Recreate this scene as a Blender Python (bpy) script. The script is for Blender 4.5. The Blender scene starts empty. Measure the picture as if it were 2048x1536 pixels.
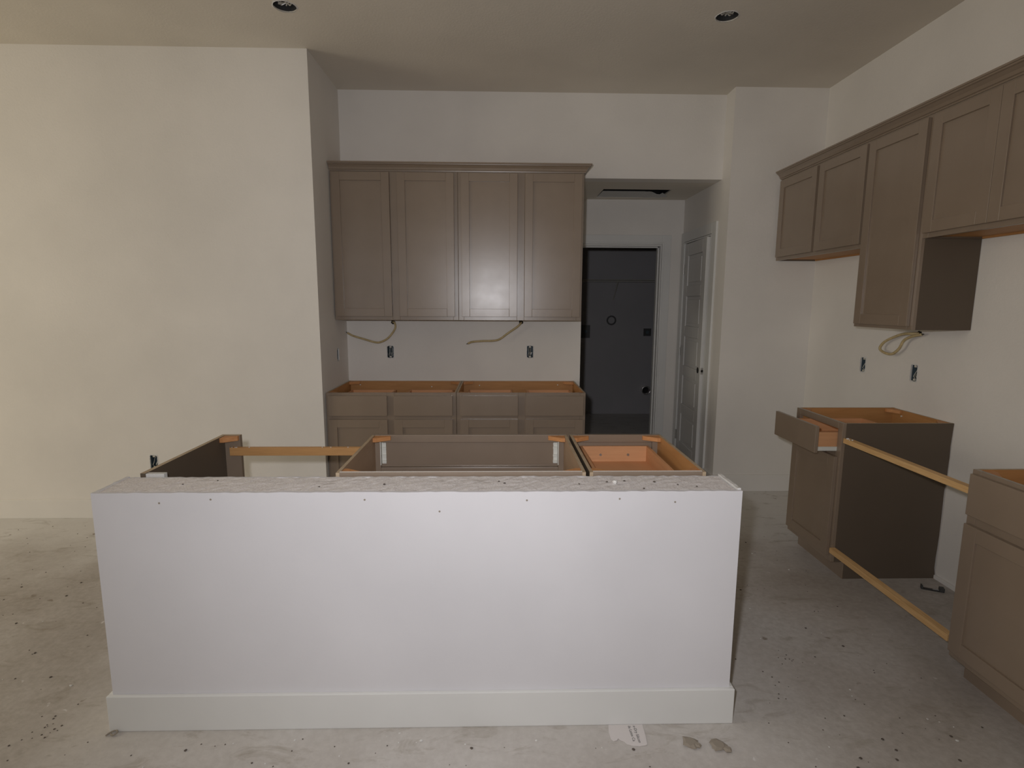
import bpy, bmesh, math, random
from mathutils import Vector, Matrix
random.seed(7)
S = bpy.context.scene
C = S.collection
R = math.radians

# ------------------------------------------------------------------ camera
cam_d = bpy.data.cameras.new('camera'); cam = bpy.data.objects.new('camera', cam_d); C.objects.link(cam)
S.camera = cam
cam_d.lens = 36 * 1094.3 / 2048; cam_d.sensor_width = 36; cam_d.clip_start = 0.02
p, y, r = R(8.407), R(1.383), R(0.269)
fw = Vector((math.sin(y)*math.cos(p), math.cos(y)*math.cos(p), -math.sin(p)))
rt = Vector((math.cos(y), -math.sin(y), 0)); up = rt.cross(fw)
rt2 = rt*math.cos(r) + up*math.sin(r); up2 = -rt*math.sin(r) + up*math.cos(r)
m3 = Matrix((rt2, up2, -fw)).transposed()
cam.matrix_world = Matrix.Translation((0, 0, 1.497)) @ m3.to_4x4()

# ------------------------------------------------------------------ light
w = bpy.data.worlds.new('world'); S.world = w; w.use_nodes = True
w.node_tree.nodes['Background'].inputs[0].default_value = (0.45, 0.55, 0.75, 1)
w.node_tree.nodes['Background'].inputs[1].default_value = 0.5
S.view_settings.view_transform = 'Standard'; S.view_settings.look = 'None'
S.view_settings.exposure = 0.0; S.view_settings.gamma = 1.0; S.view_settings.use_curve_mapping = False

def area(name, loc, target, sx, sy, power, col):
    l = bpy.data.lights.new(name, 'AREA'); l.shape = 'RECTANGLE'; l.size = sx; l.size_y = sy
    l.energy = power; l.color = col
    o = bpy.data.objects.new(name, l); C.objects.link(o); o.location = loc
    o.rotation_euler = (Vector(target) - Vector(loc)).to_track_quat('-Z', 'Z').to_euler()
    return o
# daylight coming in through the two windows of the great room (left and behind the photographer)
area('window_daylight_left', (-5.85, 1.5, 1.75), (0, 1.5, 1.75), 2.4, 1.9, 61, (1.0, 0.90, 0.71))
area('window_daylight_rear', (-3.2, -3.45, 1.6), (-3.2, 3, 1.6), 1.8, 1.7, 6, (1.0, 0.93, 0.82))
# the phone's own light, just above and left of its lens
fl = bpy.data.lights.new('phone_flash', 'SPOT'); fl.energy = 112; fl.color = (0.97, 0.96, 1.0); fl.shadow_soft_size = 0.03
fl.spot_size = R(132); fl.spot_blend = 1.0
flo = bpy.data.objects.new('phone_flash', fl); C.objects.link(flo); flo.location = (-0.10, 0.0, 1.60)
flo.rotation_euler = (fw + Vector((0.05, 0, -0.02))).to_track_quat('-Z', 'Y').to_euler()

# ------------------------------------------------------------------ materials
def nodes_mat(name, col, rough=0.6, metal=0.0, spec=0.5):
    m = bpy.data.materials.new(name); m.use_nodes = True
    b = m.node_tree.nodes['Principled BSDF']
    b.inputs['Base Color'].default_value = (*col, 1); b.inputs['Roughness'].default_value = rough
    b.inputs['Metallic'].default_value = metal; b.inputs['Specular IOR Level'].default_value = spec
    return m, m.node_tree, b

def coords(nt, scale=(1, 1, 1)):
    g = nt.nodes.new('ShaderNodeNewGeometry') ; mp = nt.nodes.new('ShaderNodeMapping')
    mp.inputs['Scale'].default_value = scale
    nt.links.new(g.outputs['Position'], mp.inputs[0]); return mp.outputs[0]

def objcoords(nt, scale=(1, 1, 1)):
    g = nt.nodes.new('ShaderNodeTexCoord'); mp = nt.nodes.new('ShaderNodeMapping')
    mp.inputs['Scale'].default_value = scale
    nt.links.new(g.outputs['Object'], mp.inputs[0]); return mp.outputs[0]

def noise(nt, vec, scale, detail=3, rough=0.5, dist=0.0):
    n = nt.nodes.new('ShaderNodeTexNoise'); n.inputs['Scale'].default_value = scale
    n.inputs['Detail'].default_value = detail; n.inputs['Roughness'].default_value = rough
    n.inputs['Distortion'].default_value = dist
    nt.links.new(vec, n.inputs['Vector']); return n.outputs['Fac']

def ramp(nt, fac, stops):
    r_ = nt.nodes.new('ShaderNodeValToRGB'); e = r_.color_ramp.elements
    while len(e) < len(stops): e.new(0.5)
    for k, (pos, c) in enumerate(stops): e[k].position = pos; e[k].color = (*c, 1) if len(c) == 3 else c
    nt.links.new(fac, r_.inputs[0]); return r_.outputs[0]

def mix(nt, a, b, fac):
    m = nt.nodes.new('ShaderNodeMix'); m.data_type = 'RGBA'
    for s, v in ((m.inputs[6], a), (m.inputs[7], b), (m.inputs[0], fac)):
        if isinstance(v, (tuple, float, int)): s.default_value = (*v, 1) if isinstance(v, tuple) else v
        else: nt.links.new(v, s)
    return m.outputs[2]

def bump(nt, b, h, strength, dist=0.002):
    n = nt.nodes.new('ShaderNodeBump'); n.inputs['Strength'].default_value = strength; n.inputs['Distance'].default_value = dist
    nt.links.new(h, n.inputs['Height']); nt.links.new(n.outputs[0], b.inputs['Normal'])

def paint(name, col, tex=0.35, scale=90, rough=0.7, var=0.03, spec=0.3):
    m, nt, b = nodes_mat(name, col, rough, spec=spec)
    v = coords(nt)
    n1 = noise(nt, v, 1.7, 3)
    c2 = tuple(max(0, c*(1-var*2)) for c in col); c3 = tuple(min(1, c*(1+var)) for c in col)
    nt.links.new(ramp(nt, n1, [(0.3, c2), (0.7, c3)]), b.inputs['Base Color'])
    bump(nt, b, noise(nt, v, scale, 3, 0.55), tex, 0.003)
    return m

WALL = paint('wall_paint', (0.80, 0.77, 0.725), 0.30, 75)
CEIL = paint('ceiling_paint', (0.75, 0.70, 0.615), 0.30, 75)
TRIM = paint('trim_paint', (0.74, 0.74, 0.72), 0.05, 30, 0.5)
TRIMW = paint('wall_toned_trim_paint', (0.80, 0.775, 0.735), 0.05, 30, 0.6)
BOARD = paint('drywall_paint', (0.715, 0.705, 0.725), 0.10, 60, 0.62)
DOORW = paint('door_paint', (0.66, 0.655, 0.64), 0.05, 40, 0.45)

LWALL = paint('shaded_laundry_wall_paint', (0.40, 0.39, 0.40), 0.3, 75)  # wall paint darkened to grey: the laundry room's dimness put into the colour
def cabinet_paint():
    m, nt, b = nodes_mat('taupe_cabinet_paint', (0.25, 0.19, 0.135), 0.33, spec=0.85)
    b.inputs['Coat Weight'].default_value = 0.25; b.inputs['Coat Roughness'].default_value = 0.5
    v = objcoords(nt)
    n = noise(nt, v, 6, 4); nt.links.new(ramp(nt, n, [(0.3, (0.248, 0.188, 0.137)), (0.7, (0.270, 0.206, 0.152))]), b.inputs['Base Color'])
    r_ = nt.nodes.new('ShaderNodeMapRange'); r_.inputs[3].default_value = 0.27; r_.inputs[4].default_value = 0.33
    nt.links.new(noise(nt, v, 9, 4), r_.inputs[0]); nt.links.new(r_.outputs[0], b.inputs['Roughness'])
    bump(nt, b, noise(nt, v, 30, 2), 0.04, 0.002)
    return m
CAB = cabinet_paint()

SIDE = paint('brown_side_laminate', (0.125, 0.096, 0.07), 0.02, 30, 0.5)

def wood(name, c1, c2, scale=(3, 3, 30), rough=0.55, s=3):
    m, nt, b = nodes_mat(name, c1, rough, spec=0.35)
    v = objcoords(nt, scale)
    n = noise(nt, v, s, 4, 0.6, 0.6)
    nt.links.new(ramp(nt, n, [(0.3, c1), (0.7, c2)]), b.inputs['Base Color'])
    return m
BIRCH = wood('birch_ply', (0.44, 0.215, 0.075), (0.52, 0.265, 0.10), (1.5, 1.5, 14))
DRAWPLY = wood('pale_drawer_ply', (0.60, 0.31, 0.15), (0.68, 0.36, 0.18), (1.5, 1.5, 14))
EDGE = wood('panel_edge', (0.40, 0.30, 0.20), (0.52, 0.41, 0.28), (6, 6, 6))
PALE = nodes_mat('pale_panel_edge', (0.92, 0.88, 0.84), 0.7)[0]
ORANGE = wood('corner_block_ply', (0.50, 0.22, 0.08), (0.62, 0.30, 0.12), (10, 10, 40))
PINE = wood('pine_strip', (0.60, 0.36, 0.15), (0.76, 0.50, 0.24), (30, 3, 60))
STRIP = wood('ply_strip', (0.49, 0.26, 0.10), (0.60, 0.33, 0.13), (3, 30, 60))
DULL = wood('tan_cabinet_lining', (0.40, 0.27, 0.17), (0.46, 0.31, 0.20), (1.5, 1.5, 8))
WHITEP = nodes_mat('white_plastic', (0.72, 0.72, 0.66), 0.45)[0]
CHROME = nodes_mat('chrome_metal', (0.85, 0.82, 0.80), 0.3, 1.0)[0]
STEEL = nodes_mat('dull_steel', (0.45, 0.44, 0.42), 0.4, 1.0)[0]
DARKM = nodes_mat('dark_metal', (0.07, 0.07, 0.07), 0.5, 0.3)[0]
BLUEB = nodes_mat('blue_grey_box_plastic', (0.07, 0.10, 0.12), 0.6)[0]
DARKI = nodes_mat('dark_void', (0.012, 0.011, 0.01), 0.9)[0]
WIREW = nodes_mat('pale_wire_sheath', (0.55, 0.53, 0.47), 0.5)[0]
WIREB = nodes_mat('black_wire', (0.03, 0.03, 0.03), 0.5)[0]
ROMEX = wood('yellow_cable_sheath', (0.46, 0.36, 0.18), (0.62, 0.50, 0.28), (12, 12, 12), 0.5)
GYPS = paint('torn_gypsum', (0.74, 0.73, 0.71), 0.6, 300, 0.9)
PAPER = nodes_mat('sticker_paper', (0.66, 0.62, 0.60), 0.75)[0]
INK = nodes_mat('grey_ink', (0.10, 0.10, 0.10), 0.8)[0]
CRUMB = nodes_mat('dark_crumb', (0.11, 0.09, 0.075), 0.9)[0]
MUD = nodes_mat('dry_mud', (0.30, 0.26, 0.21), 0.9)[0]
PLAST = nodes_mat('dusty_plastic_sheet', (0.42, 0.43, 0.42), 0.35)[0]

def cap_mat():
    m, nt, b = nodes_mat('dusty_chipboard', (0.45, 0.42, 0.41), 0.9)
    v = coords(nt)
    base = ramp(nt, noise(nt, v, 160, 5, 0.7), [(0.30, (0.58, 0.53, 0.52)), (0.5, (0.78, 0.74, 0.73)), (0.70, (0.88, 0.86, 0.85))])
    st = ramp(nt, noise(nt, coords(nt, (1, 2.5, 1)), 9, 5, 0.65), [(0.60, (0, 0, 0)), (0.72, (1, 1, 1))])
    c = mix(nt, base, (0.45, 0.41, 0.38), st)
    nt.links.new(c, b.inputs['Base Color'])
    bump(nt, b, noise(nt, v, 200, 4), 0.5, 0.003)
    return m
CAP = cap_mat()

def floor_mat():
    m, nt, b = nodes_mat('dusty_concrete', (0.5, 0.5, 0.5), 0.75, spec=0.3)
    v = coords(nt)
    base = ramp(nt, noise(nt, v, 1.3, 5, 0.55, 0.4), [(0.30, (0.41, 0.37, 0.33)), (0.52, (0.52, 0.485, 0.45)), (0.72, (0.60, 0.58, 0.555))])
    fine = ramp(nt, noise(nt, v, 38, 4, 0.6), [(0.35, (0.86, 0.85, 0.84)), (0.65, (1, 1, 1))])
    mm = nt.nodes.new('ShaderNodeMix'); mm.data_type = 'RGBA'; mm.blend_type = 'MULTIPLY'; mm.inputs[0].default_value = 1
    nt.links.new(base, mm.inputs[6]); nt.links.new(fine, mm.inputs[7])
    # scuffs: stretched brown smears and mud spots
    # plaster overspray dust lying along the foot of the walls and of the island
    def rng(src, lo, hi):
        r_ = nt.nodes.new('ShaderNodeMapRange'); r_.interpolation_type = 'SMOOTHSTEP'
        r_.inputs[1].default_value = lo; r_.inputs[2].default_value = hi; nt.links.new(src, r_.inputs[0]); return r_.outputs[0]
    def math_(op, a, b):
        n = nt.nodes.new('ShaderNodeMath'); n.operation = op; n.use_clamp = False
        for k, q in enumerate((a, b)):
            if isinstance(q, (int, float)): n.inputs[k].default_value = q
            else: nt.links.new(q, n.inputs[k])
        return n.outputs[0]
    sep = nt.nodes.new('ShaderNodeSeparateXYZ'); nt.links.new(v, sep.inputs[0])
    wob = math_('MULTIPLY', math_('SUBTRACT', noise(nt, v, 2.6, 4, 0.6), 0.5), 1.1)
    yy = math_('ADD', sep.outputs[1], wob)
    far = rng(yy, 2.7, 3.7)
    dx = math_('SUBTRACT', math_('ABSOLUTE', math_('ADD', sep.outputs[0], 0.26), 0), 1.09)
    dy = math_('SUBTRACT', math_('ABSOLUTE', math_('SUBTRACT', sep.outputs[1], 1.86), 0), 0.10)
    dist = math_('ADD', math_('MAXIMUM', dx, dy), math_('MULTIPLY', wob, 0.45))
    near = rng(dist, 0.42, 0.02)
    dust = math_('MULTIPLY', math_('MAXIMUM', far, math_('MULTIPLY', near, 0.35)), 0.8)
    dusted = mix(nt, mm.outputs[2], (0.74, 0.725, 0.70), dust)
    sc = ramp(nt, noise(nt, coords(nt, (2.2, 5.5, 1)), 2.2, 6, 0.68, 0.8), [(0.55, (0, 0, 0)), (0.74, (0.75, 0.75, 0.75))])
    c = mix(nt, dusted, (0.30, 0.26, 0.21), sc)
    sp = ramp(nt, noise(nt, v, 17, 2, 0.4), [(0.73, (0, 0, 0)), (0.79, (0.8, 0.8, 0.8))])
    c = mix(nt, c, (0.24, 0.20, 0.16), sp)
    wh = ramp(nt, noise(nt, v, 24, 2, 0.4, 0.3), [(0.76, (0, 0, 0)), (0.80, (0.6, 0.6, 0.6))])
    c = mix(nt, c, (0.78, 0.77, 0.76), wh)
    nt.links.new(c, b.inputs['Base Color'])
    bump(nt, b, noise(nt, v, 55, 5, 0.6), 0.25, 0.003)
    return m
FLOOR = floor_mat()

# ------------------------------------------------------------------ helpers
class MB:
    def __init__(s): s.v = []; s.f = []; s.m = []
    def box(s, x0, x1, y0, y1, z0, z1, m=0, faces=None):
        """faces: dict of side -> material index; sides -x +x -y +y -z +z"""
        i = len(s.v); x0, x1 = sorted((x0, x1)); y0, y1 = sorted((y0, y1)); z0, z1 = sorted((z0, z1))
        s.v += [(x0,y0,z0),(x1,y0,z0),(x1,y1,z0),(x0,y1,z0),(x0,y0,z1),(x1,y0,z1),(x1,y1,z1),(x0,y1,z1)]
        F = {'-z': (0,3,2,1), '+z': (4,5,6,7), '-y': (0,1,5,4), '+x': (1,2,6,5), '+y': (2,3,7,6), '-x': (3,0,4,7)}
        for k, q in F.items():
            s.f.append(tuple(i+a for a in q)); s.m.append((faces or {}).get(k, m))
        return s
    def prism(s, pts, axis, a0, a1, m=0, cap0=None, cap1=None):
        """polygon pts (2-D) extruded along axis; 'x': pts=(y,z), 'y': pts=(x,z), 'z': pts=(x,y)"""
        i = len(s.v); n = len(pts)
        def P(u, v, a): return {'x': (a,u,v), 'y': (u,a,v), 'z': (u,v,a)}[axis]
        for a in (a0, a1): s.v += [P(u, v, a) for u, v in pts]
        for k in range(n):
            s.f.append((i+k, i+(k+1)%n, i+n+(k+1)%n, i+n+k)); s.m.append(m)
        s.f.append(tuple(i+k for k in reversed(range(n)))); s.m.append(m if cap0 is None else cap0)
        s.f.append(tuple(i+n+k for k in range(n))); s.m.append(m if cap1 is None else cap1)
        return s
    def tube(s, pts, rad, n=8, m=0):
        i = len(s.v); pts = [Vector(q) for q in pts]; prev = None
        for k, q in enumerate(pts):
            t = (pts[min(k+1, len(pts)-1)] - pts[max(k-1, 0)]).normalized()
            ref = prev if prev is not None else (Vector((0,0,1)) if abs(t.z) < .9 else Vector((1,0,0)))
            a = (ref - t*ref.dot(t)).normalized(); b = t.cross(a); prev = a
            rr = rad[k] if isinstance(rad, (list, tuple)) else rad
            s.v += [tuple(q + a*rr*math.cos(2*math.pi*j/n) + b*rr*math.sin(2*math.pi*j/n)) for j in range(n)]
        for k in range(len(pts)-1):
            for j in range(n):
                s.f.append((i+k*n+j, i+k*n+(j+1)%n, i+(k+1)*n+(j+1)%n, i+(k+1)*n+j)); s.m.append(m)
        s.f.append(tuple(i+j for j in reversed(range(n)))); s.m.append(m)
        e = i+(len(pts)-1)*n; s.f.append(tuple(e+j for j in range(n))); s.m.append(m)
        return s
    def lump(s, c, r_, flat=0.5, m=0, n=6):
        i = len(s.v)
        rings = [(-.6, .75), (.1, 1.0), (.7, .6)]
        for h, k in rings:
            for j in range(n):
                a = 2*math.pi*j/n + random.uniform(-.2, .2); q = r_*k*random.uniform(.7, 1.15)
                s.v.append((c[0]+q*math.cos(a), c[1]+q*math.sin(a), c[2]+max(0, (h+.6))*r_*flat))
        for k in range(2):
            for j in range(n): s.f.append((i+k*n+j, i+k*n+(j+1)%n, i+(k+1)*n+(j+1)%n, i+(k+1)*n+j)); s.m.append(m)
        s.f.append(tuple(i+j for j in reversed(range(n)))); s.m.append(m)
        s.f.append(tuple(i+2*n+j for j in range(n))); s.m.append(m)
        return s
    def build(s, name, mats, parent=None, bevel=0, smooth=False, loc=None, rotz=0):
        me = bpy.data.meshes.new(name); me.from_pydata(s.v, [], s.f)
        if not isinstance(mats, (list, tuple)): mats = [mats]
        for q in mats: me.materials.append(q)
        me.polygons.foreach_set('material_index', s.m)
        bm = bmesh.new(); bm.from_mesh(me); bmesh.ops.recalc_face_normals(bm, faces=bm.faces); bm.to_mesh(me); bm.free()
        if smooth: me.polygons.foreach_set('use_smooth', [True]*len(me.polygons))
        me.update()
        o = bpy.data.objects.new(name, me); C.objects.link(o)
        if parent: o.parent = parent
        if loc: o.location = loc
        if rotz: o.rotation_euler = (0, 0, rotz)
        if bevel:
            b = o.modifiers.new('bevel', 'BEVEL'); b.width = bevel; b.segments = 2; b.limit_method = 'ANGLE'
        return o

def thing(name, label, cat, loc=(0,0,0), rotz=0, group=None):
    o = bpy.data.objects.new(name, None); C.objects.link(o); o.empty_display_size = 0.05
    o.location = loc; o.rotation_euler = (0, 0, rotz); o['label'] = label; o['category'] = cat
    if group: o['group'] = group
    return o
def tag(o, label, cat, group=None):
    o['label'] = label; o['category'] = cat
    if group: o['group'] = group
    return o
def structure(o, label=None):
    o['kind'] = 'structure'
    if label: o['label'] = label
    return o

def cut(o, cutters):
    """boolean-subtract MB cutters from o and bake the result"""
    cs = []
    for cm in cutters:
        c = cm.build('cutter', WALL); cs.append(c)
        b = o.modifiers.new('cut', 'BOOLEAN'); b.object = c; b.operation = 'DIFFERENCE'; b.solver = 'EXACT'
    dg = bpy.context.evaluated_depsgraph_get(); dg.update()
    me = bpy.data.meshes.new_from_object(o.evaluated_get(dg))
    o.modifiers.clear(); o.data = me
    for c in cs: bpy.data.objects.remove(c)

# ------------------------------------------------------------------ the room
XL, YL, YW, YR, XR, ZC, ZH, XH, XW, YH = -1.204, 3.718, 4.381, 4.223, 2.419, 3.065, 2.45, 1.725, 0.655, 5.235
FX0, FY0 = -6.0, -3.6
YLA = 7.35
OW, OH = 0.052, 0.098                                     # cut-out for an outlet box

structure(MB().box(FX0-.1, 3.0, FY0-.1, YLA+.1, -.12, 0).build('floor', FLOOR), 'dusty bare concrete floor with scuffs and plaster crumbs')
ceil_o = MB().box(FX0, XR+.1, FY0, YW+.1, ZC, ZC+.12).build('ceiling', CEIL)
cans = [(-1.15, 3.225), (1.254, 3.25)]
cut(ceil_o, [MB().prism([(cx+.062*math.cos(a*math.pi/16)*random.uniform(.97, 1.03), cy+.062*math.sin(a*math.pi/16)*random.uniform(.97, 1.03)) for a in range(32)], 'z', ZC-.05, ZC+.2) for cx, cy in cans])
structure(ceil_o, 'textured painted ceiling with two holes for downlights')

wl = MB().box(FX0, XL, YL, YL+.1, 0, ZC).build('wall_left', WALL)
cut(wl, [MB().box(-2.382-OW/2, -2.382+OW/2, YL-.1, YL+.2, .40-OH/2, .40+OH/2)])
structure(wl, 'wide blank off-white wall left of the kitchen alcove')
wa = MB().box(XL-.1, XL, YL+.1, YW+.1, 0, ZC).build('wall_alcove_side', WALL)
cut(wa, [MB().box(XL-.2, XL+.1, 4.111-OW/2, 4.111+OW/2, 1.111-OH/2, 1.111+OH/2)])
structure(wa, 'narrow alcove return wall beside the taupe cabinets')
wb = MB().prism([(XL, 0), (XW, 0), (XW, ZH), (XH, ZH), (XH, ZC), (XL, ZC)], 'y', YW, YW+.12).build('wall_back', WALL)
cut(wb, [MB().box(x-OW/2, x+OW/2, YW-.1, YW+.06, z-OH/2, z+OH/2) for x, z in ((-.866, 1.108), (.249, 1.111))])
structure(wb, 'back kitchen wall with header over the hallway opening')
structure(MB().box(XH, XR+.1, YR, YR+.1, 0, ZC).build('wall_pantry_front', WALL), 'narrow wall between hallway and right-hand cabinets')
wp = MB().box(XH, XH+.11, YR+.1, YH+.11, 0, ZC).build('wall_hall_right', WALL)
cut(wp, [MB().box(XH-.1, XH+.3, 4.50, 5.155, -.1, 2.055)])
structure(wp)
wr = MB().box(XR, XR+.1, FY0, YR, 0, ZC).build('wall_right', WALL)
cut(wr, [MB().box(XR-.1, XR+.06, y-OW/2, y+OW/2, z-OH/2, z+OH/2) for y, z in ((3.561, 1.104), (3.109, 1.105))])
structure(wr, 'right kitchen wall behind the range gap')
structure(MB().box(XR, XR+.1, YR+.1, YH, 0, ZH).build('wall_pantry_right', WALL))
structure(MB().box(XH+.11, XR+.1, YR+.1, YH, ZH, ZH+.1).build('ceiling_pantry', CEIL))
wh = MB().box(XW-.1, XH, YH, YH+.11, 0, ZH).build('wall_hall_back', WALL)
cut(wh, [MB().box(.70, 1.523, YH-.1, YH+.3, -.1, 2.043)])
structure(wh)
structure(MB().box(XW-.1, XW, YW+.12, YH, 0, ZH).build('wall_hall_left', WALL))
hc = MB().box(XW-.1, XH, YW+.12, YH+.11, ZH, ZH+.1).build('ceiling_hall', CEIL)
cut(hc, [MB().box(.88, 1.46, 4.78, 5.14, ZH-.1, ZH+.2)])
structure(hc, 'lowered hallway ceiling with an open access hatch')
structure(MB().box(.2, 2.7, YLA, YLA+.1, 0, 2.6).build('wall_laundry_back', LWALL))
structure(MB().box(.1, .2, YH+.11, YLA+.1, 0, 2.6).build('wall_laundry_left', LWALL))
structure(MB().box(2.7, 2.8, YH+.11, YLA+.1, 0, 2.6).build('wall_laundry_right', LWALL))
structure(MB().box(.2, XW-.1, YH, YH+.11, 0, 2.6).box(XW-.1, XH+.11, YH, YH+.11, ZH+.1, 2.6).box(XH+.11, 2.7, YH, YH+.11, 0, 2.6).build('wall_laundry_front', WALL))
structure(MB().box(.1, 2.8, YH+.11, YLA+.1, 2.6, 2.7).build('ceiling_laundry', CEIL))
# the rest of the great room behind the photographer, with its two windows
wf = MB().box(FX0-.1, FX0, FY0, YL+.1, 0, ZC).build('wall_far_left', WALL)
cut(wf, [MB().box(FX0-.3, FX0+.1, .2, 2.8, .75, 2.75)]); structure(wf)
wk = MB().box(FX0-.1, XR+.1, FY0-.1, FY0, 0, ZC).build('wall_rear', WALL)
cut(wk, [MB().box(-4.2, -2.2, FY0-.3, FY0+.1, .7, 2.5)]); structure(wk)
GLASS = nodes_mat('window_glass', (0.9, 0.93, 0.95), 0.05)[0]
GLASS.node_tree.nodes['Principled BSDF'].inputs['Transmission Weight'].default_value = 1
def window(n, axis, a0, a1, z0, z1, c):
    mb = MB()
    def bx(u0, u1, w0, w1, dd=.04):
        if axis == 'x': return (c-dd, c+dd, u0, u1, w0, w1)
        return (u0, u1, c-dd, c+dd, w0, w1)
    for q in ((a0, a1, z0, z0+.05), (a0, a1, z1-.05, z1), (a0, a0+.05, z0+.05, z1-.05), (a1-.05, a1, z0+.05, z1-.05), ((a0+a1)/2-.03, (a0+a1)/2+.03, z0+.05, z1-.05)): mb.box(*bx(*q))
    o = mb.build('window_%d' % n, TRIM); structure(o)
    for k in range(2):
        u0 = a0+.05 if k == 0 else (a0+a1)/2+.03; u1 = (a0+a1)/2-.03 if k == 0 else a1-.05
        MB().box(*bx(u0, u1, z0+.05, z1-.05, .004)).build('pane', GLASS, o)
window(1, 'x', .2, 2.8, .75, 2.75, FX0-.05); window(2, 'y', -4.2, -2.2, .7, 2.5, FY0-.05)

# baseboards
BBH = 0.135
def bboard(name, *a): return structure(MB().box(*a).build(name, TRIMW, bevel=.002))
bboard('baseboard_left', FX0, XL+.014, YL-.014, YL, 0, BBH)
bboard('baseboard_alcove', XL, XL+.014, YL, 3.77, 0, BBH)
bboard('baseboard_pantry', XH-.0, 1.80, YR-.014, YR, 0, BBH).data
bboard('baseboard_pantry_side', XH-.014, XH, YR-.014, 4.395, 0, BBH)
bboard('baseboard_right', XR-.014, XR, 2.0, 2.785, 0, .022)
bboard('baseboard_corner', 1.80, XR, YR-.014, YR, 0, BBH)
bboard('baseboard_hall', 1.63, XH-.014, YH-.014, YH, 0, BBH)
bboard('baseboard_right_alcove', XR-.014, XR, 3.245, YR-.014, 0, BBH)

# hallway door openings: jamb + casing
def casing_trim():
    t = MB(); x0, x1, z1 = .70, 1.523, 2.043
    t.box(x1+.004, x1+.088, YH-.016, YH, 0, z1+.088).box(x0-.004, x0-.04, YH-.016, YH, 0, z1+.088).box(x0-.004, x1+.004, YH-.016, YH, z1+.004, z1+.088)
    t.box(x1+.018, x1+.026, YH-.020, YH-.016, 0, z1+.02).box(x0, x1+.018, YH-.020, YH-.016, z1+.016, z1+.024)
    o = t.build('trim_1', TRIM, bevel=.002); structure(o, 'white casing around the dark laundry doorway')
    j = MB(); j.box(x1-.012, x1, YH-.016, YH+.12, 0, z1-.012).box(x0, x0+.012, YH-.016, YH+.12, 0, z1-.012).box(x0, x1, YH-.016, YH+.12, z1-.012, z1)
    j.box(x1-.024, x1-.012, YH+.03, YH+.06, 0, z1-.024).box(x0+.012, x1-.024, YH+.03, YH+.06, z1-.024, z1-.012)
    j.build('jamb', TRIM, o)
casing_trim()
def pantry_trim():
    y0, y1, z1 = 4.50, 5.155, 2.055
    t = MB().box(XH-.016, XH, y0-.095, y0-.004, 0, z1+.09).box(XH-.016, XH, y1+.004, y1+.07, 0, z1+.09).box(XH-.016, XH, y0-.004, y1+.004, z1+.004, z1+.09)
    o = t.build('trim_2', TRIM, bevel=.002); structure(o, 'white casing around the pantry door')
    MB().box(XH-.016, XH+.11, y0, y0+.012, 0, z1-.012).box(XH-.016, XH+.11, y1-.012, y1, 0, z1-.012).box(XH-.016, XH+.11, y0, y1, z1-.012, z1).build('jamb', TRIM, o)
    # door leaf, hinged at the far jamb, a little ajar; local x along the leaf from the hinge, y = thickness
    d = bpy.data.objects.new('door_1', None); C.objects.link(d); structure(d, 'white five-panel pantry door standing slightly ajar')
    d.location = (XH-.006, y1-.016, .012); d.rotation_euler = (0, 0, R(-90-3.2))
    W, H, T = .622, 2.025, .035
    f = MB(); sw = .105; zs = [0, .20]; ph = (H-.20-.11-4*.095)/5
    f.box(0, sw, 0, T, 0, H).box(W-sw, W, 0, T, 0, H); z = .20; f.box(sw, W-sw, 0, T, 0, z)
    cells = []
    for k in range(5):
        cells.append((z, z+ph)); z += ph
        top = H if k == 4 else z+.095
        f.box(sw, W-sw, 0, T, z, top); z = top
    f.build('leaf', DOORW, d, bevel=.004)
    for a, b in cells:
        q = MB(); q.box(sw, W-sw, .010, T-.010, a, b)
        q.box(sw+.03, W-sw-.03, .005, T-.005, a+.03, b-.03).build('panel', DOORW, d, bevel=.003)
    for hz in (.24, 1.05, 1.80): MB().tube([(-.004, -.004, hz-.045), (-.004, -.004, hz+.045)], .007).build('hinge', STEEL, d)
    MB().box(W, W+.0015, .006, T-.006, .90, .955, 0).build('latch_plate', STEEL, d)
    MB().tube([(W+.0005, T/2, .928), (W+.003, T/2, .928)], .011, 12).build('latch_hole', DARKI, d)
    MB().tube([(W-.06, -.0015, .928), (W-.06, .004, .928)], .026, 16).build('knob_hole', DARKI, d)
pantry_trim()

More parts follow.
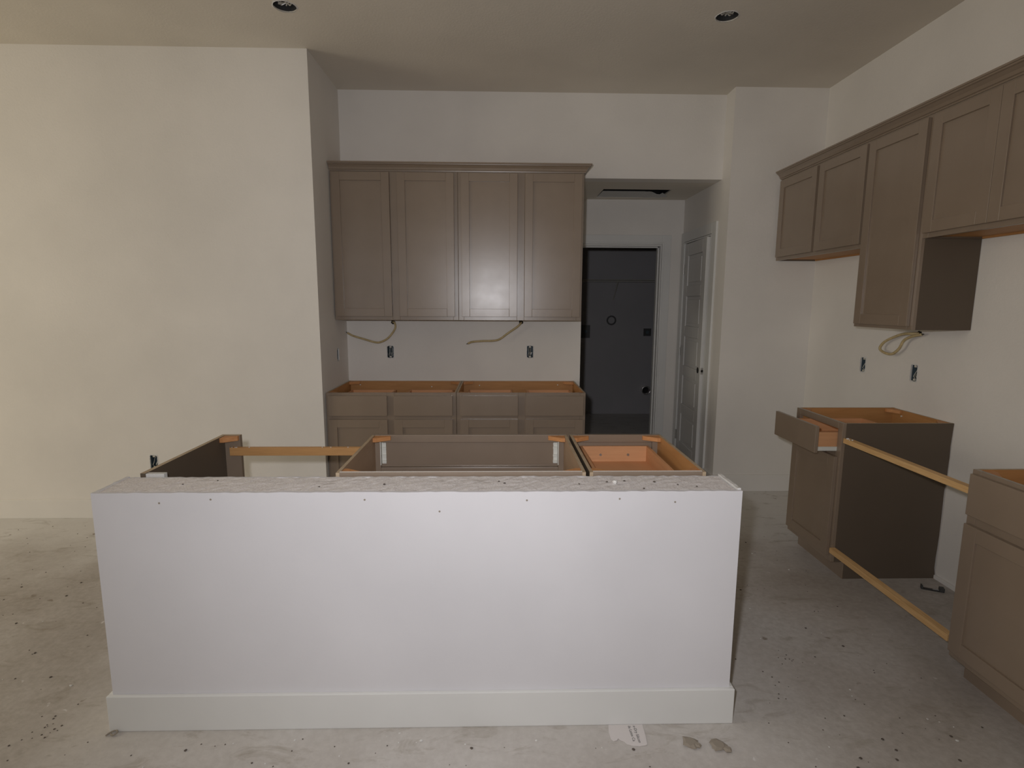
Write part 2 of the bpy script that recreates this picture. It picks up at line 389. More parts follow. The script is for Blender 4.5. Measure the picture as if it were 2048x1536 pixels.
# island half wall ------------------------------------------------------------
IX0, IX1, IY, IT, IZ = -1.351, .830, 1.770, .177, .869
def island_wall():
    root = bpy.data.objects.new('wall_island', None); C.objects.link(root); structure(root, 'white painted half wall of the island with a raw dusty top')
    n = 60; mb = MB()
    def rough_panel(x0, x1, y0, y1, z1, axis='x', jag=.0025):
        q = MB(); L = (x1-x0) if axis == 'x' else (y1-y0); k = max(4, int(L/.02))
        top = [(i/k, z1+random.uniform(-jag, jag*.4)) for i in range(k+1)]
        if axis == 'x':
            q.prism([(x0, 0), (x1, 0)] + [(x0+(x1-x0)*t, z) for t, z in reversed(top)], 'y', y0, y1)
        else:
            q.prism([(y0, 0), (y1, 0)] + [(y0+(y1-y0)*t, z) for t, z in reversed(top)], 'x', x0, x1)
        return q
    rough_panel(IX0, IX1, IY, IY+.013, IZ, 'x', .0018).build('drywall_panel', BOARD, root)
    rough_panel(IX0, IX0+.013, IY+.013, IY+IT, IZ-.001, 'y').build('drywall_panel', BOARD, root)
    e = rough_panel(IX1-.012, IX1+.0, IY+.014, IY+IT+.004, IZ+.004, 'y', .003).build('drywall_panel', GYPS, root); e['label'] = 'loose drywall strip at the island wall end'
    rough_panel(IX0+.013, IX1-.017, IY+IT-.013, IY+IT, IZ-.003, 'x').build('drywall_panel', BOARD, root)
    # chipboard cap between the drywall faces, slightly uneven
    bm = bmesh.new(); nx, ny = 110, 8
    xs = [IX0+.013+(IX1-.018-IX0-.013)*i/nx for i in range(nx+1)]; ys = [IY+.013+(IT-.026)*j/ny for j in range(ny+1)]
    g = [[bm.verts.new((x, yy, IZ-.003+random.uniform(-.0012, .0012))) for yy in ys] for x in xs]
    for i in range(nx):
        for j in range(ny): bm.faces.new((g[i][j], g[i+1][j], g[i+1][j+1], g[i][j+1]))
    me = bpy.data.meshes.new('top_plate'); bm.to_mesh(me); bm.free(); me.materials.append(CAP)
    o = bpy.data.objects.new('top_plate', me); C.objects.link(o); o.parent = root
    sl = o.modifiers.new('solid', 'SOLIDIFY'); sl.thickness = .03; sl.offset = -1
    o['label'] = 'rough grey chipboard cap of the island wall'
    for x, z in ((.095, .838), (-.45, .842), (-.96, .845), (.41, .842), (-1.13, .833), (.60, .83), (-.2, .80)):
        MB().tube([(x, IY+.002, z), (x, IY-.0006, z)], .0035, 8).build('nail_dimple', MUD, root)
    return root
island_wall()
b = MB(); o_ = .015
b.box(IX0-o_, IX1+o_, IY-o_, IY, 0, BBH).box(IX0-o_, IX0, IY, IY+IT, 0, BBH).box(IX1, IX1+o_, IY, IY+IT, 0, BBH)
structure(b.build('baseboard_island', TRIM, bevel=.003), 'tall white baseboard wrapped around the island wall')

# ------------------------------------------------------------------ cabinets
def shaker(root, x0, x1, z0, z1, y=-.020, name='door', rail=.057, mats=CAB):
    t = .019; f = MB()
    f.box(x0, x0+rail, y, y+t, z0, z1).box(x1-rail, x1, y, y+t, z0, z1)
    f.box(x0+rail, x1-rail, y, y+t, z0, z0+rail).box(x0+rail, x1-rail, y, y+t, z1-rail, z1)
    d = f.build(name, mats, root, bevel=.0015)
    MB().box(x0+rail, x1-rail, y+.009, y+.015, z0+rail, z1-rail).build('panel', mats, d)
    return d

def corner_blocks(root, w_, d, h, y0=.019, y1=None):
    y1 = d-.012 if y1 is None else y1
    s = .075
    for (cx, sx) in ((.014, 1), (w_-.014, -1)):
        for (cy, sy) in ((y0+.001, 1), (y1-.001, -1)):
            pts = [(cx, cy), (cx+sx*s, cy), (cx+sx*s, cy+sy*.012), (cx+sx*.015, cy+sy*.05), (cx, cy+sy*.05)]
            MB().prism(pts, 'z', h-.022, h-.003).build('corner_block', ORANGE, root)

def base_cabinet(name, label, loc, rotz, W, D, H=.876, stiles=(), drawers=(), doors=(), left_in=BIRCH, right_in=BIRCH,
                 group=None, false_front=None, screws=(), toe=True, rough_left=False, rail0=.688, back_edge=None):
    root = thing(name, label, 'cabinet', loc, rotz, group)
    side = [(.019, .1), (.075, .1), (.075, 0), (D, 0), (D, H), (.019, H)] if toe else [(.019, 0), (D, 0), (D, H), (.019, H)]
    if rough_left:
        side_r = side[:3] + [(D, 0)] + [(D+random.uniform(-.006, .0)-.008*(1-i/14), H*i/14) for i in range(1, 14)] + [(D, H), (.019, H)]
    else: side_r = side
    MB().prism(side, 'x', 0, .013, 2, 0, 1).build('side_panel', [SIDE, left_in, EDGE], root)
    MB().prism(side_r, 'x', W-.013, W, 2, 1, 0).build('side_panel', [SIDE, right_in, EDGE], root)
    MB().box(.013, W-.013, D-.012, D-.001, .1, H+(.002 if back_edge else -.001), 1, {'+z': 2, '-y': 0}).build('back_panel', [BIRCH, CAB, back_edge or EDGE], root)
    MB().box(.013, W-.013, .019, D-.012, .10, .113).build('bottom_panel', BIRCH, root)
    f = MB(); sw = .038
    fx = [(0, sw), (W-sw, W)] + [(a, b_) for a, b_ in stiles]
    for a, b_ in fx: f.box(a, b_, 0, .019, .1, H)
    xs = sorted(fx)
    for k in range(len(xs)-1):
        a, b_ = xs[k][1], xs[k+1][0]
        f.box(a, b_, 0, .019, H-.036, H).box(a, b_, 0, .019, .1, .138).box(a, b_, 0, .019, rail0, .716)
    f.build('face_frame', CAB, root, bevel=.0015)
    if toe: MB().box(.0008, W-.0008, .0735, .087, 0, .099).build('toe_kick', CAB, root)
    corner_blocks(root, W, D, H)
    for (x0, x1, z0, z1, op) in drawers:
        d = MB().box(x0, x1, -.020-op, -.001-op, z0, z1).build('drawer', CAB, root, bevel=.002)
        bx0, bx1 = x0+.030, x1-.030; by0, by1 = -.001-op, D-.10-op; bz0, bz1 = .730, .818; t = .012
        q = MB().box(bx0, bx0+t, by0, by1, bz0, bz1).box(bx1-t, bx1, by0, by1, bz0, bz1)
        q.box(bx0+t, bx1-t, by1-t, by1, bz0, bz1).box(bx0+t, bx1-t, by0, by0+t, bz0, bz1).box(bx0+t, bx1-t, by0+t, by1-t, bz0+.008, bz0+.013)
        q.build('drawer_box', DRAWPLY, d)
        MB().box(bx0-.009, bx0-.001, by0+.004, by1, bz0-.012, bz0+.010).build('slide', WHITEP, d)
        MB().box(bx1+.001, bx1+.009, by0+.004, by1, bz0-.012, bz0+.010).build('slide', WHITEP, d)
        for sx in (bx0+.10, bx1-.10):
            if x1-x0 > .3: MB().tube([(sx, by0+t, .776), (sx, by0+t+.003, .776)], .006, 10).build('screw', STEEL, d)
    for (x0, x1, z0, z1) in doors: shaker(root, x0, x1, z0, z1)
    if false_front:
        x0, x1, z0, z1 = false_front
        ff = MB().box(x0, x1, -.020, -.001, z0, z1).build('false_front', CAB, root, bevel=.002)
        MB().box(x0+.02, x1-.02, -.001, .004, z0+.012, z1-.012).build('panel', CAB, ff)
        for cx in (x0+.030, x1-.030):
            s_ = 1 if cx < (x0+x1)/2 else -1
            c = MB().box(cx-.010, cx+.010, .004, .009, z0+.018, z1-.015).box(cx-s_*.014, cx-s_*.011, .012, .030, z0+.015, z1-.012)
            for zz in (z0+.03, z0+.058, z1-.045, z1-.025): c.box(cx-.009+s_*.003, cx+.009+s_*.003, .009, .018, zz-.005, zz+.005)
            c.build('mounting_clip', WHITEP, root)
    for sx, sz in screws: MB().tube([(sx, D-.012, sz), (sx, D-.017, sz)], .0045, 8).build('screw', WHITEP, root)
    return root

def upper_cabinet(name, label, loc, rotz, W, D, z0, z1, doors, stiles=(), bottom=BIRCH, group=None, hole=None):
    root = thing(name, label, 'cabinet', loc, rotz, group)
    H = z1-z0
    MB().box(0, .013, .019, D, 0, H).build('side_panel', SIDE, root)
    MB().box(W-.013, W, .019, D, 0, H).build('side_panel', SIDE, root)
    MB().box(.013, W-.013, D-.012, D-.001, .0, H).build('back_panel', BIRCH, root)
    MB().box(.013, W-.013, .019, D-.012, H-.013, H).build('top_panel', BIRCH, root)
    bo = MB().box(.013, W-.013, .019, D-.012, .010, .023).build('bottom_panel', bottom, root)
    if hole:
        hb = MB().prism([(hole[0]+hole[2]*math.cos(a*math.pi/8)*random.uniform(.85, 1.1), hole[1]+.7*hole[2]*math.sin(a*math.pi/8)*random.uniform(.85, 1.1)) for a in range(16)], 'z', .007, .012).build('cut_hole', DARKI, root)
    f = MB(); sw = .038
    fx = [(0, sw), (W-sw, W)] + list(stiles)
    for a, b_ in fx: f.box(a, b_, 0, .019, 0, H)
    xs = sorted(fx)
    for k in range(len(xs)-1):
        a, b_ = xs[k][1], xs[k+1][0]
        f.box(a, b_, 0, .019, H-.045, H).box(a, b_, 0, .019, 0, .038)
    f.build('face_frame', CAB, root, bevel=.0015)
    for (x0, x1, a, b_) in doors: shaker(root, x0, x1, a-z0, b_-z0)
    return root

def crown(name, label, path, outward):
    """profile swept along an XY polyline with mitred corners; outward = normal of the first segment"""
    prof = [(0, 0), (.007, 0), (.009, .007), (.014, .010), (.020, .024), (.033, .038), (.040, .041), (.042, .047), (.048, .048), (.048, .057), (0, .057)]
    pts = [Vector((a, b_)) for a, b_ in path]; n = len(pts); offs = []
    segn = []
    for k in range(n-1):
        t = (pts[k+1]-pts[k]).normalized(); nn = Vector((t.y, -t.x))
        if k == 0 and nn.dot(Vector(outward)) < 0: sgn = -1
        elif k == 0: sgn = 1
        segn.append(nn*sgn)
    for k in range(n):
        if k == 0: offs.append(segn[0])
        elif k == n-1: offs.append(segn[-1])
        else:
            a, b_ = segn[k-1], segn[k]; offs.append((a+b_)/(1+a.dot(b_)))
    mb = MB(); m = len(prof)
    for k in range(n):
        for u, z in prof: q = pts[k]+offs[k]*u; mb.v.append((q.x, q.y, 2.416+z))
    for k in range(n-1):
        for j in range(m): mb.f.append((k*m+j, k*m+(j+1)%m, (k+1)*m+(j+1)%m, (k+1)*m+j)); mb.m.append(0)
    mb.f.append(tuple(range(m))); mb.m.append(0); mb.f.append(tuple((n-1)*m+j for j in range(m))); mb.m.append(0)
    return tag(mb.build(name, CAB), label, 'moulding')

# back wall uppers (front faces -y)
YU = YW-.309
G = 'taupe wall cabinets over the back counter run'
X0 = -1.200
W1 = .903
upper_cabinet('wall_cabinet', 'taupe two-door wall cabinet against the alcove corner on the back wall', (X0, YU, 1.370), 0, W1, .307, 1.370, 2.416,
              [(.015, .420, 1.397, 2.408), (.474, .877, 1.397, 2.408)], [(.42, .474)], CAB, G)
upper_cabinet('wall_cabinet', 'taupe two-door wall cabinet beside the hallway opening on the back wall', (X0+W1+.001, YU, 1.370), 0, W1+.002, .307, 1.370, 2.416,
              [(.025, .428, 1.397, 2.408), (.481, .890, 1.397, 2.408)], [(.428, .481)], CAB, G)
crown('crown_moulding', 'taupe crown moulding topping the back wall cabinets', [(X0, YU), (X0+2*W1+.003, YU), (X0+2*W1+.003, YW-.001)], (0, -1))

# back wall bases
YB = YW-.61
G = 'open-topped taupe base cabinets on the back wall'
base_cabinet('base_cabinet', 'open-topped taupe base cabinet in the alcove corner behind the island', (X0, YB, 0), 0, .902, .608,
             stiles=[(.42, .474)], drawers=[(.018, .424, .716, .857, 0), (.472, .877, .716, .857, 0)],
             doors=[(.018, .424, .135, .690), (.472, .877, .135, .690)], group=G, screws=[(.09, .845), (.66, .83)])
base_cabinet('base_cabinet', 'open-topped taupe base cabinet beside the dark hallway doorway', (X0+.904, YB, 0), 0, .904, .608,
             stiles=[(.430, .484)], drawers=[(.028, .430, .716, .857, 0), (.482, .888, .716, .857, 0)],
             doors=[(.028, .430, .135, .690), (.482, .888, .135, .690)], group=G, screws=[(.14, .84), (.77, .845)])

# island cabinets (backs to the half wall, fronts face the back wall): rotated 180 deg
YF = 2.56; YBK = 1.958
base_cabinet('sink_cabinet', 'wide open-topped taupe sink base behind the island wall', (.324, YF, 0), math.pi, .924, .602,
             left_in=DULL, right_in=DULL, back_edge=PALE, false_front=(.022, .902, .716, .857), doors=[(.022, .455, .135, .690), (.469, .902, .135, .690)])
dcab = base_cabinet('drawer_cabinet', 'narrow island cabinet with a plywood drawer seen from above', (.775, YF, 0), math.pi, .437, .602, back_edge=PALE,
             drawers=[(.022, .415, .716, .857, 0)], doors=[(.022, .415, .135, .690)])

# dishwasher end panel
t = thing('dishwasher_end_panel', 'taupe end panel standing alone at the island left end', 'panel', (-1.308, YBK, 0))
MB().box(0, .018, 0, .602, 0, .876, 0, {'+z': 1}).build('side_panel', [SIDE, EDGE], t)
MB().box(.018, .090, .583, .602, 0, .876, 0, {'+z': 1}).build('stile', [CAB, EDGE], t)
MB().prism([(.019, .582), (.085, .582), (.085, .568), (.035, .532), (.019, .532)], 'z', .853, .874).build('corner_block', ORANGE, t)
MB().box(.019, .085, .001, .020, .84, .874).build('cleat', GYPS, t)
tag(MB().box(-1.262, -.602, 2.522, 2.541, .782, .821).build('wood_batten', STRIP, bevel=.001), 'tan plywood batten spanning the dishwasher gap in the island', 'batten')
bpy.data.objects['wood_batten'].location = (0, 0, 0)
sc = bpy.data.objects['wood_batten']
for x in (-1.25, -1.235, -1.228, -.83, -.79, -.71, -1.17): MB().lump((x, 2.522, .821), .003, .8).build('plaster_fleck', GYPS, sc)

# right wall uppers: local x runs toward the camera, rotz = -90
XU = XR-.309
upper_cabinet('wall_cabinet', 'short two-door taupe cabinet hung high at the far right corner', (XU, 4.219, 1.825), -math.pi/2, .995, .307, 1.825, 2.416,
              [(.025, .502, 1.848, 2.402), (.532, 1.008-.012, 1.848, 2.402)], [(.50, .532)])
upper_cabinet('wall_cabinet', 'tall single-door taupe cabinet hanging lowest on the right wall', (XU, 3.223, 1.370), -math.pi/2, .463, .307, 1.370, 2.416,
              [(.022, .446, 1.388, 2.402)], bottom=CAB)
upper_cabinet('wall_cabinet', 'short taupe cabinet over the range gap cut off by the right edge', (XU, 2.759, 1.825), -math.pi/2, .762, .307, 1.825, 2.416,
              [(.018, .3805, 1.848, 2.402), (.3825, .744, 1.848, 2.402)], hole=(.56, .09, .07))
crown('crown_moulding', 'taupe crown moulding running along the right wall cabinets', [(XU, 4.219), (XU, 1.997)], (-1, 0))

# right wall bases
XB = 1.819
base_cabinet('base_cabinet', 'narrow taupe base cabinet with its drawer pulled open on the right wall', (XB, 3.238, 0), -math.pi/2, .451, .598,
             drawers=[(.010, .437, .712, .857, .115)], doors=[(.012, .434, .132, .690)], right_in=BIRCH, rough_left=True, screws=[(.09, .84)])
base_cabinet('base_cabinet', 'taupe base cabinet nearest the camera at the right edge', (XB, 1.987, 0), -math.pi/2, .610, .598,
             drawers=[(.012, .598, .700, .862, 0)], doors=[(.012, .598, .132, .664)], rail0=.645)

# pine strips across the range gap
st = tag(MB().box(1.826, 1.860, 1.989, 2.785, .771, .797).build('pine_strip', PINE, bevel=.001), 'upper pine strip bridging the range gap at counter height', 'batten')
q = MB()
for k in range(7): q.lump((1.829+random.uniform(0, .012), 2.775-random.uniform(0, .05), .797), random.uniform(.003, .006), .8)
q.build('plaster_fleck', GYPS, st)
tag(MB().box(1.806, 1.838, 1.989, 2.785, .156, .184).build('pine_strip', PINE, bevel=.001), 'lower pine strip bridging the range gap near the floor', 'batten')

# ------------------------------------------------------------------ outlet boxes
def outlet(loc, rotz, label, wires, grey=False):
    t = thing('outlet_box', label, 'electrical box', loc, rotz)
    w2, h2, dp = OW/2-.002, OH/2-.002, .052; q = MB()
    q.box(-w2, w2, dp-.002, dp, -h2, h2).box(-w2, -w2+.002, .006, dp-.002, -h2, h2).box(w2-.002, w2, .006, dp-.002, -h2, h2)
    q.box(-w2+.002, w2-.002, .006, dp-.002, -h2, -h2+.002).box(-w2+.002, w2-.002, .006, dp-.002, h2-.002, h2).build('box', BLUEB, t)
    MB().box(-.008, .008, .004, .010, h2-.014, h2-.002).build('screw_ear', WIREW, t); MB().box(-.008, .008, .004, .010, -h2+.002, -h2+.014).build('screw_ear', WIREW, t)
    # torn drywall paper round the cut-out
    n = 36; inner = []; outer = []
    for k in range(n):
        a = 2*math.pi*k/n; c, s_ = math.cos(a), math.sin(a)
        m = max(abs(c)/(OW/2), abs(s_)/(OH/2)); rr = 1/m
        i_ = rr*(1-random.uniform(.0, .09)); o_2 = rr+random.uniform(.003, .008)
        inner.append((i_*c, i_*s_)); outer.append((o_2*c, o_2*s_))
    q = MB()
    for k in range(n):
        i0, i1, o0, o1 = inner[k], inner[(k+1)%n], outer[k], outer[(k+1)%n]; b_ = len(q.v)
        q.v += [(i0[0], -.002, i0[1]), (i1[0], -.002, i1[1]), (o1[0], -.0006, o1[1]), (o0[0], -.0006, o0[1]), (i0[0], .004, i0[1]), (i1[0], .004, i1[1])]
        q.f += [(b_, b_+1, b_+2, b_+3), (b_+1, b_, b_+4, b_+5)]; q.m += [0, 0]
    q.build('torn_paper', GYPS, t)
    for k in range(wires):
        x = (-1+2*k/max(1, wires-1))*.011; pts = [(x*.5, .048, .03), (x, .03, .02-.01*k), (x+.004, .012, -.005), (x-.003, .010, -.022), (x*1.2, .02, -.034)]
        MB().tube(pts, .0022, 6).build('wire', WIREW if k % 2 == 0 else STEEL, t)
outlet((-.866, YW, 1.108), 0, 'open outlet box low on the backsplash left of centre, beneath the looping cable', 3)
outlet((.249, YW, 1.111), 0, 'open outlet box on the backsplash near the hallway', 4)
outlet((XL, 4.111, 1.111), math.pi/2, 'open outlet box on the narrow alcove side wall', 2)
outlet((-2.382, YL, .400), 0, 'open outlet box low on the wide left wall beside the island', 2)
outlet((XR, 3.561, 1.104), -math.pi/2, 'farther of the two outlet boxes on the right wall', 1)
outlet((XR, 3.109, 1.105), -math.pi/2, 'nearer outlet box on the right wall with wires inside', 3)

# ------------------------------------------------------------------ cables
def spline(pts, k=8):
    P_ = [Vector(q) for q in pts]; P_ = [P_[0]*2-P_[1]] + P_ + [P_[-1]*2-P_[-2]]; out = []
    for i in range(1, len(P_)-2):
        for j in range(k):
            t_ = j/k; a, b_, c, d = P_[i-1:i+3]
            out.append(.5*((2*b_)+(-a+c)*t_+(2*a-5*b_+4*c-d)*t_*t_+(-a+3*b_-3*c+d)*t_**3))
    out.append(P_[-2]); return out
def cable(label, pts, hole, axis):
    t = thing('electrical_cable', label, 'cable', hole)
    h = Vector(hole)
    sp = spline([Vector(q)-h for q in pts])
    MB().tube(sp, .0078, 8).build('sheath', ROMEX, t, smooth=True)
    e = sp[-1]; dr = (sp[-1]-sp[-2]).normalized()
    MB().tube([e, e+dr*.012], .003, 6).build('wire_end', WIREB, t)
    q = MB(); n = 14; ring = [(random.uniform(.012, .022)*math.cos(2*math.pi*k/n), random.uniform(.010, .020)*math.sin(2*math.pi*k/n)) for k in range(n)]
    if axis == 'y': q.prism(ring, 'y', -.003, -.0008)
    else: q.prism(ring, 'x', -.003, -.0008)
    q.build('wall_hole', DARKI, t)
cable('yellow cable sagging under the back wall cabinets beside the alcove', [(-.838, YW-.004, 1.345), (-.822, 4.345, 1.342), (-.812, 4.332, 1.31), (-.83, 4.33, 1.27), (-.876, 4.33, 1.218), (-.93, 4.33, 1.190), (-.975, 4.33, 1.188), (-1.06, 4.325, 1.213), (-1.14, 4.32, 1.238), (-1.185, 4.32, 1.262)], (-.838, YW, 1.345), 'y')
cable('yellow cable drooping leftward beneath the middle of the back wall cabinets', [(.175, YW-.004, 1.345), (.172, 4.345, 1.34), (.14, 4.33, 1.31), (.07, 4.33, 1.262), (.01, 4.33, 1.218), (-.04, 4.33, 1.203), (-.13, 4.33, 1.200), (-.21, 4.33, 1.193), (-.246, 4.33, 1.180)], (.175, YW, 1.345), 'y')
cable('yellow cable looped under the tall right cabinet', [(XR-.004, 3.10, 1.335), (2.385, 3.12, 1.333), (2.382, 3.19, 1.325), (2.38, 3.30, 1.285), (2.38, 3.35, 1.250), (2.378, 3.355, 1.222), (2.375, 3.30, 1.204), (2.374, 3.24, 1.205), (2.374, 3.19, 1.240), (2.372, 3.155, 1.290), (2.375, 3.10, 1.318), (2.385, 3.04, 1.333)], (XR, 3.10, 1.335), 'x')

# ------------------------------------------------------------------ downlight cans in the ceiling
def can(x, y_, label):
    t = thing('downlight_can', label, 'light fitting', (x, y_, ZC))
    n = 24; q = MB()
    for k in range(n):
        a0, a1 = 2*math.pi*k/n, 2*math.pi*(k+1)/n; b_ = len(q.v); rr = .059
        q.v += [(rr*math.cos(a0), rr*math.sin(a0), .004), (rr*math.cos(a1), rr*math.sin(a1), .004), (rr*math.cos(a1), rr*math.sin(a1), .125), (rr*math.cos(a0), rr*math.sin(a0), .125), (0, 0, .125)]
        q.f += [(b_, b_+1, b_+2, b_+3), (b_+3, b_+2, b_+4)]; q.m += [0, 0]
    q.build('housing', DARKM, t)
    q = MB()
    for k in range(n):
        a0, a1 = 2*math.pi*k/n, 2*math.pi*(k+1)/n; b_ = len(q.v)
        r0, r1 = .060, .066+.004*math.sin(k*1.7); r2 = .066+.004*math.sin((k+1)%n*1.7)
        q.v += [(r0*math.cos(a0), r0*math.sin(a0), -.003), (r0*math.cos(a1), r0*math.sin(a1), -.003), (r2*math.cos(a1), r2*math.sin(a1), -.0005), (r1*math.cos(a0), r1*math.sin(a0), -.0005)]
        q.f.append((b_, b_+1, b_+2, b_+3)); q.m.append(0)
    q.build('torn_rim', GYPS, t)
    for k in range(9):
        a = k*1.37+.4; MB().tube(spline([(.03*math.cos(a), .03*math.sin(a), .10), (.02*math.cos(a+1), .03*math.sin(a+1), .06), (.035*math.cos(a+2), .025*math.sin(a+2), .015), (.01*math.cos(a), .02, .03)], 4), .0032, 6).build('wire', WIREW if k % 3 else STEEL, t)
can(*cans[0], 'empty downlight hole with wires in the ceiling above the left wall')
can(*cans[1], 'empty downlight hole with wires in the ceiling nearer the right cabinets')

# hallway hatch covered with sagging plastic
bm = bmesh.new(); nx, ny = 24, 12
g = []
for i in range(nx+1):
    row = []
    for j in range(ny+1):
        u, v = i/nx, j/ny
        x = .885+.57*u; yy = 4.845+.025*abs(math.sin(u*14))*(u > .7)+.275*v
        if v < .15: yy += .02*math.sin(u*9)*(u > .7) 
        z = ZH-.001+.004*v - .004*math.sin(u*23)*(1-v)*(u > .65)
        if u > .75: z -= (u-.75)*.16*(1-v)*abs(math.sin(u*17))
        row.append(bm.verts.new((x, yy, z)))
    g.append(row)
for i in range(nx):
    for j in range(ny): bm.faces.new((g[i][j], g[i+1][j], g[i+1][j+1], g[i][j+1]))
me = bpy.data.meshes.new('plastic_sheet'); bm.to_mesh(me); bm.free(); me.materials.append(PLAST)
o = bpy.data.objects.new('plastic_sheet', me); C.objects.link(o)
tag(o, 'grey plastic sheet crumpled in the hallway ceiling hatch', 'sheet')
sl = o.modifiers.new('solid', 'SOLIDIFY'); sl.thickness = .002
structure(MB().box(.881, 1.459, 5.132, 5.139, ZH+.006, ZH+.1).box(.881, .886, 4.785, 5.132, ZH+.01, ZH+.1).box(1.454, 1.459, 4.785, 5.132, ZH+.01, ZH+.1).box(.87, .88, 4.77, 5.15, ZH+.1, ZH+.4).box(1.46, 1.47, 4.77, 5.15, ZH+.1, ZH+.4).box(.88, 1.46, 4.77, 4.78, ZH+.1, ZH+.4).box(.88, 1.46, 5.14, 5.15, ZH+.1, ZH+.4).box(.87, 1.47, 4.77, 5.15, ZH+.4, ZH+.41).build('hatch_dark_lining', DARKI))  # added near-black lining that paints the darkness inside the hatch

# ------------------------------------------------------------------ dark laundry room beyond the doorway
t = thing('wire_shelf', 'thin wire shelf across the dark laundry room wall', 'shelf', (.25, YLA, 1.80))
q = MB()
for k in range(8): q.tube([(0, -.01-k*.04, 0), (2.4, -.01-k*.04, 0)], .003, 6)
q.tube([(0, -.30, -.025), (2.4, -.30, -.025)], .004, 6); q.build('wire_deck', WIREW, t)
for x in (.35, 1.27, 2.1): MB().tube([(x, -.29, -.01), (x, -.008, -.26)], .006, 6).build('bracket', WIREW, t)
t = thing('duct_collar', 'round grey duct collar high on the dark laundry wall', 'duct', (1.505, YLA, 1.275))
q = MB(); n = 20
for k in range(n):
    a0, a1 = 2*math.pi*k/n, 2*math.pi*(k+1)/n; b_ = len(q.v)
    for rr, yy in ((.045, -.004), (.065, -.004)): q.v += [(rr*math.cos(a0), yy, rr*math.sin(a0)), (rr*math.cos(a1), yy, rr*math.sin(a1))]
    q.f.append((b_, b_+1, b_+3, b_+2)); q.m.append(0)
cl = q.build('collar', DARKM, t); sl = cl.modifiers.new('solid', 'SOLIDIFY'); sl.thickness = .01
for (x, z, w_, h_, lab) in ((1.995, 1.118, .10, .10, 'dark square outlet box on the right of the laundry wall'), (1.16, 1.125, .12, .17, 'dark washer supply box at the left of the laundry doorway')):
    t = thing('utility_box', lab, 'electrical box', (x, YLA, z))
    MB().box(-w_/2, w_/2, -.006, -.001, -h_/2, h_/2).build('back_plate', DARKM, t)
    MB().box(-w_/2, -w_/2+.012, -.014, -.006, -h_/2, h_/2).box(w_/2-.012, w_/2, -.014, -.006, -h_/2, h_/2).box(-w_/2+.012, w_/2-.012, -.014, -.006, h_/2-.012, h_/2).box(-w_/2+.012, w_/2-.012, -.014, -.006, -h_/2, -h_/2+.012).build('rim', DARKM, t)
    MB().tube([(0, -.006, 0), (0, -.018, .0)], .022, 12).build('socket', BLUEB, t)
t = thing('dryer_vent', 'shiny round metal vent low on the dark laundry wall', 'vent', (1.995, YLA, .335))
q = MB(); n = 24
for k in range(n):
    a0, a1 = 2*math.pi*k/n, 2*math.pi*(k+1)/n; b_ = len(q.v)
    for rr, yy in ((.056, -.002), (.056, -.06), (.050, -.06), (.050, -.004)): q.v += [(rr*math.cos(a0), yy, rr*math.sin(a0)), (rr*math.cos(a1), yy, rr*math.sin(a1))]
    for c_ in range(3): q.f.append((b_+2*c_, b_+2*c_+1, b_+2*c_+3, b_+2*c_+2)); q.m.append(0)
q.tube([(.056*math.cos(k*math.pi/12), -.062, .056*math.sin(k*math.pi/12)) for k in range(25)], .007, 8); q.build('pipe', CHROME, t, smooth=True); MB().tube([(0, -.003, 0), (0, -.001, 0)], .049, 20).build('opening', DARKI, t)

# ------------------------------------------------------------------ floor litter
t = thing('paper_label', 'torn printed paper slip sticking out under the island baseboard', 'paper', (.45, 1.70, .001))
out = [(-.056, .0545), (-.062, .02), (-.060, -.012), (-.052, -.020), (-.040, -.016), (-.034, -.008), (-.028, -.016), (-.018, -.022), (-.008, -.034), (.008, -.040), (.030, -.043), (.052, -.040), (.060, -.036), (.064, .0), (.066, .0545)]
MB().prism(out, 'z', 0, .0012).build('slip', PAPER, t)
def text(body, loc, rot, size, parent, mat):
    cu = bpy.data.curves.new('printed_text', 'FONT'); cu.body = body; cu.size = size; cu.extrude = .0001
    o = bpy.data.objects.new('printed_text', cu); C.objects.link(o)
    dg = bpy.context.evaluated_depsgraph_get(); me = bpy.data.meshes.new_from_object(o.evaluated_get(dg))
    bpy.data.objects.remove(o); me.materials.clear(); me.materials.append(mat)
    o = bpy.data.objects.new('printed_text', me); C.objects.link(o); o.parent = parent; o.location = loc; o.rotation_euler = rot
text('x-Dry Silicon', (.030, .048, .0016), (0, 0, R(-88)), .0145, t, INK)
text('ile Latex Ca', (.012, .048, .0016), (0, 0, R(-88)), .0145, t, INK)

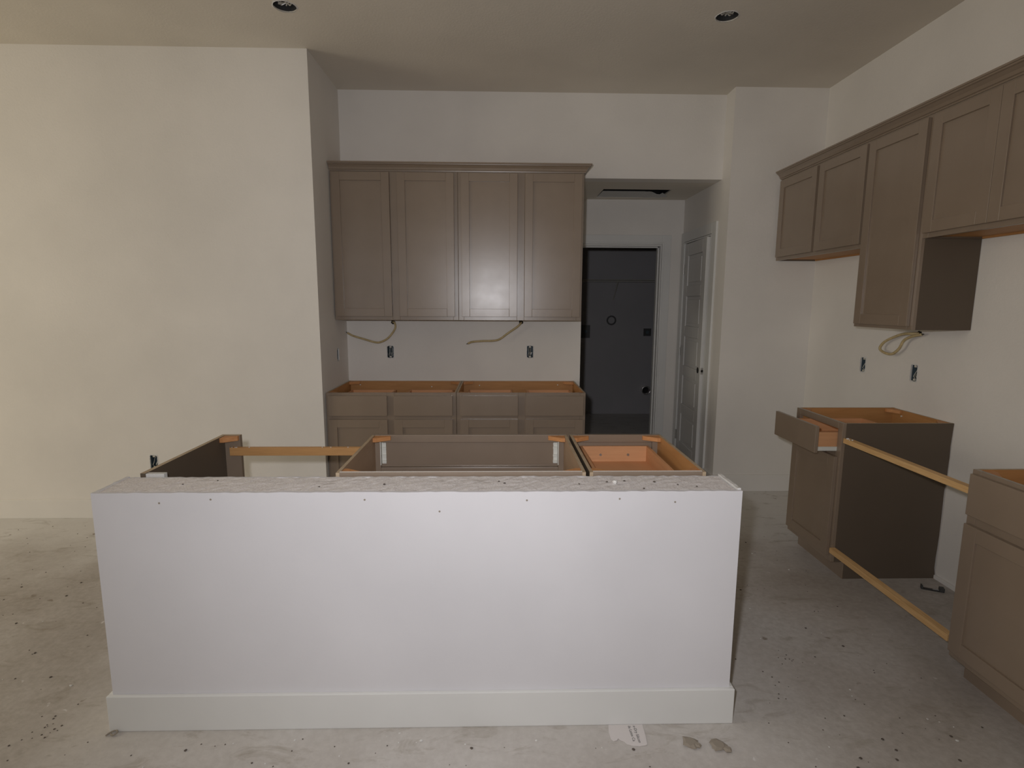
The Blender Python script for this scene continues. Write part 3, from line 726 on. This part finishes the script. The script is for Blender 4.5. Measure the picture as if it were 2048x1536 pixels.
t = thing('metal_bracket', 'small dark metal bracket on the floor under the range gap', 'bracket', (2.30, 2.66, .001), R(-25))
MB().box(-.05, .05, -.012, .012, 0, .003).box(-.05, -.044, -.012, .012, .003, .02).box(.03, .05, -.014, .014, .003, .022).build('plate', DARKM, t)
MB().tube([(.0, -.002, .006), (.028, -.002, .006)], .004, 8).build('pin', STEEL, t)
t = tag(MB().lump((0, 0, 0), .030, .25, n=9).lump((.02, -.012, 0), .014, .5).build('plaster_clump', MUD, loc=(.660, 1.668, .0005)), 'flattened greyish plaster clump by the island right corner, the left one', 'debris')
t = tag(MB().lump((0, 0, 0), .032, .22, n=9).lump((.024, -.018, 0), .016, .5).build('plaster_clump', MUD, loc=(.752, 1.655, .0005)), 'olive plaster clump on the floor, right of the other clump', 'debris')
t = tag(MB().tube(spline([(0, 0, .003), (.012, -.008, .004), (.020, .004, .006), (.008, .014, .005), (-.006, .006, .003), (-.012, -.008, .003)], 5), .003, 6).build('wire_scrap', MUD, loc=(-1.352, 1.742, .001)), 'curled scrap of wire at the island left baseboard corner', 'debris')
tag(MB().lump((0, 0, 0), .010, .9, n=8).build('plaster_lump', GYPS, loc=(.412, 1.856, IZ-.0015)), 'small white plaster lump on top of the island wall', 'debris')
q = MB()
for (px, py) in ((.283, 1.85), (.385, 1.87), (.50, 1.80), (.555, 1.868), (.63, 1.84), (.45, 1.88), (-.62, 1.83), (-.4, 1.85), (.0, 1.88), (.02, 1.86), (-1.1, 1.86), (-1.0, 1.90), (.69, 1.82)):
    q.lump((px, py, IZ-.002), random.uniform(.003, .006), .5)
o = q.build('plaster_crumbs', CRUMB); tag(o, 'dark crumbs strewn on the island wall top', 'debris'); o['kind'] = 'stuff'
q = MB()
for k in range(420):
    side = random.random()
    if side < .45: x, yy = random.uniform(-3.2, -1.45), random.uniform(1.2, 3.6)
    elif side < .75: x, yy = random.uniform(.92, 1.75), random.uniform(1.3, 3.9)
    else: x, yy = random.uniform(-1.6, 1.7), random.uniform(1.45, 1.73)
    q.lump((x, yy, 0), random.choice((.002, .003, .003, .004, .006)), .4, 0 if random.random() < .75 else 1)
for (x0, y0) in ((-1.58, 1.8), (-1.62, 1.72), (1.25, 2.1), (1.1, 1.9)):
    for k in range(8): q.lump((x0+random.gauss(0, .03), y0+random.gauss(0, .05), 0), random.uniform(.002, .004), .4)
o = q.build('floor_crumbs', [CRUMB, GYPS]); tag(o, 'dark and white plaster crumbs scattered over the concrete floor', 'debris'); o['kind'] = 'stuff'
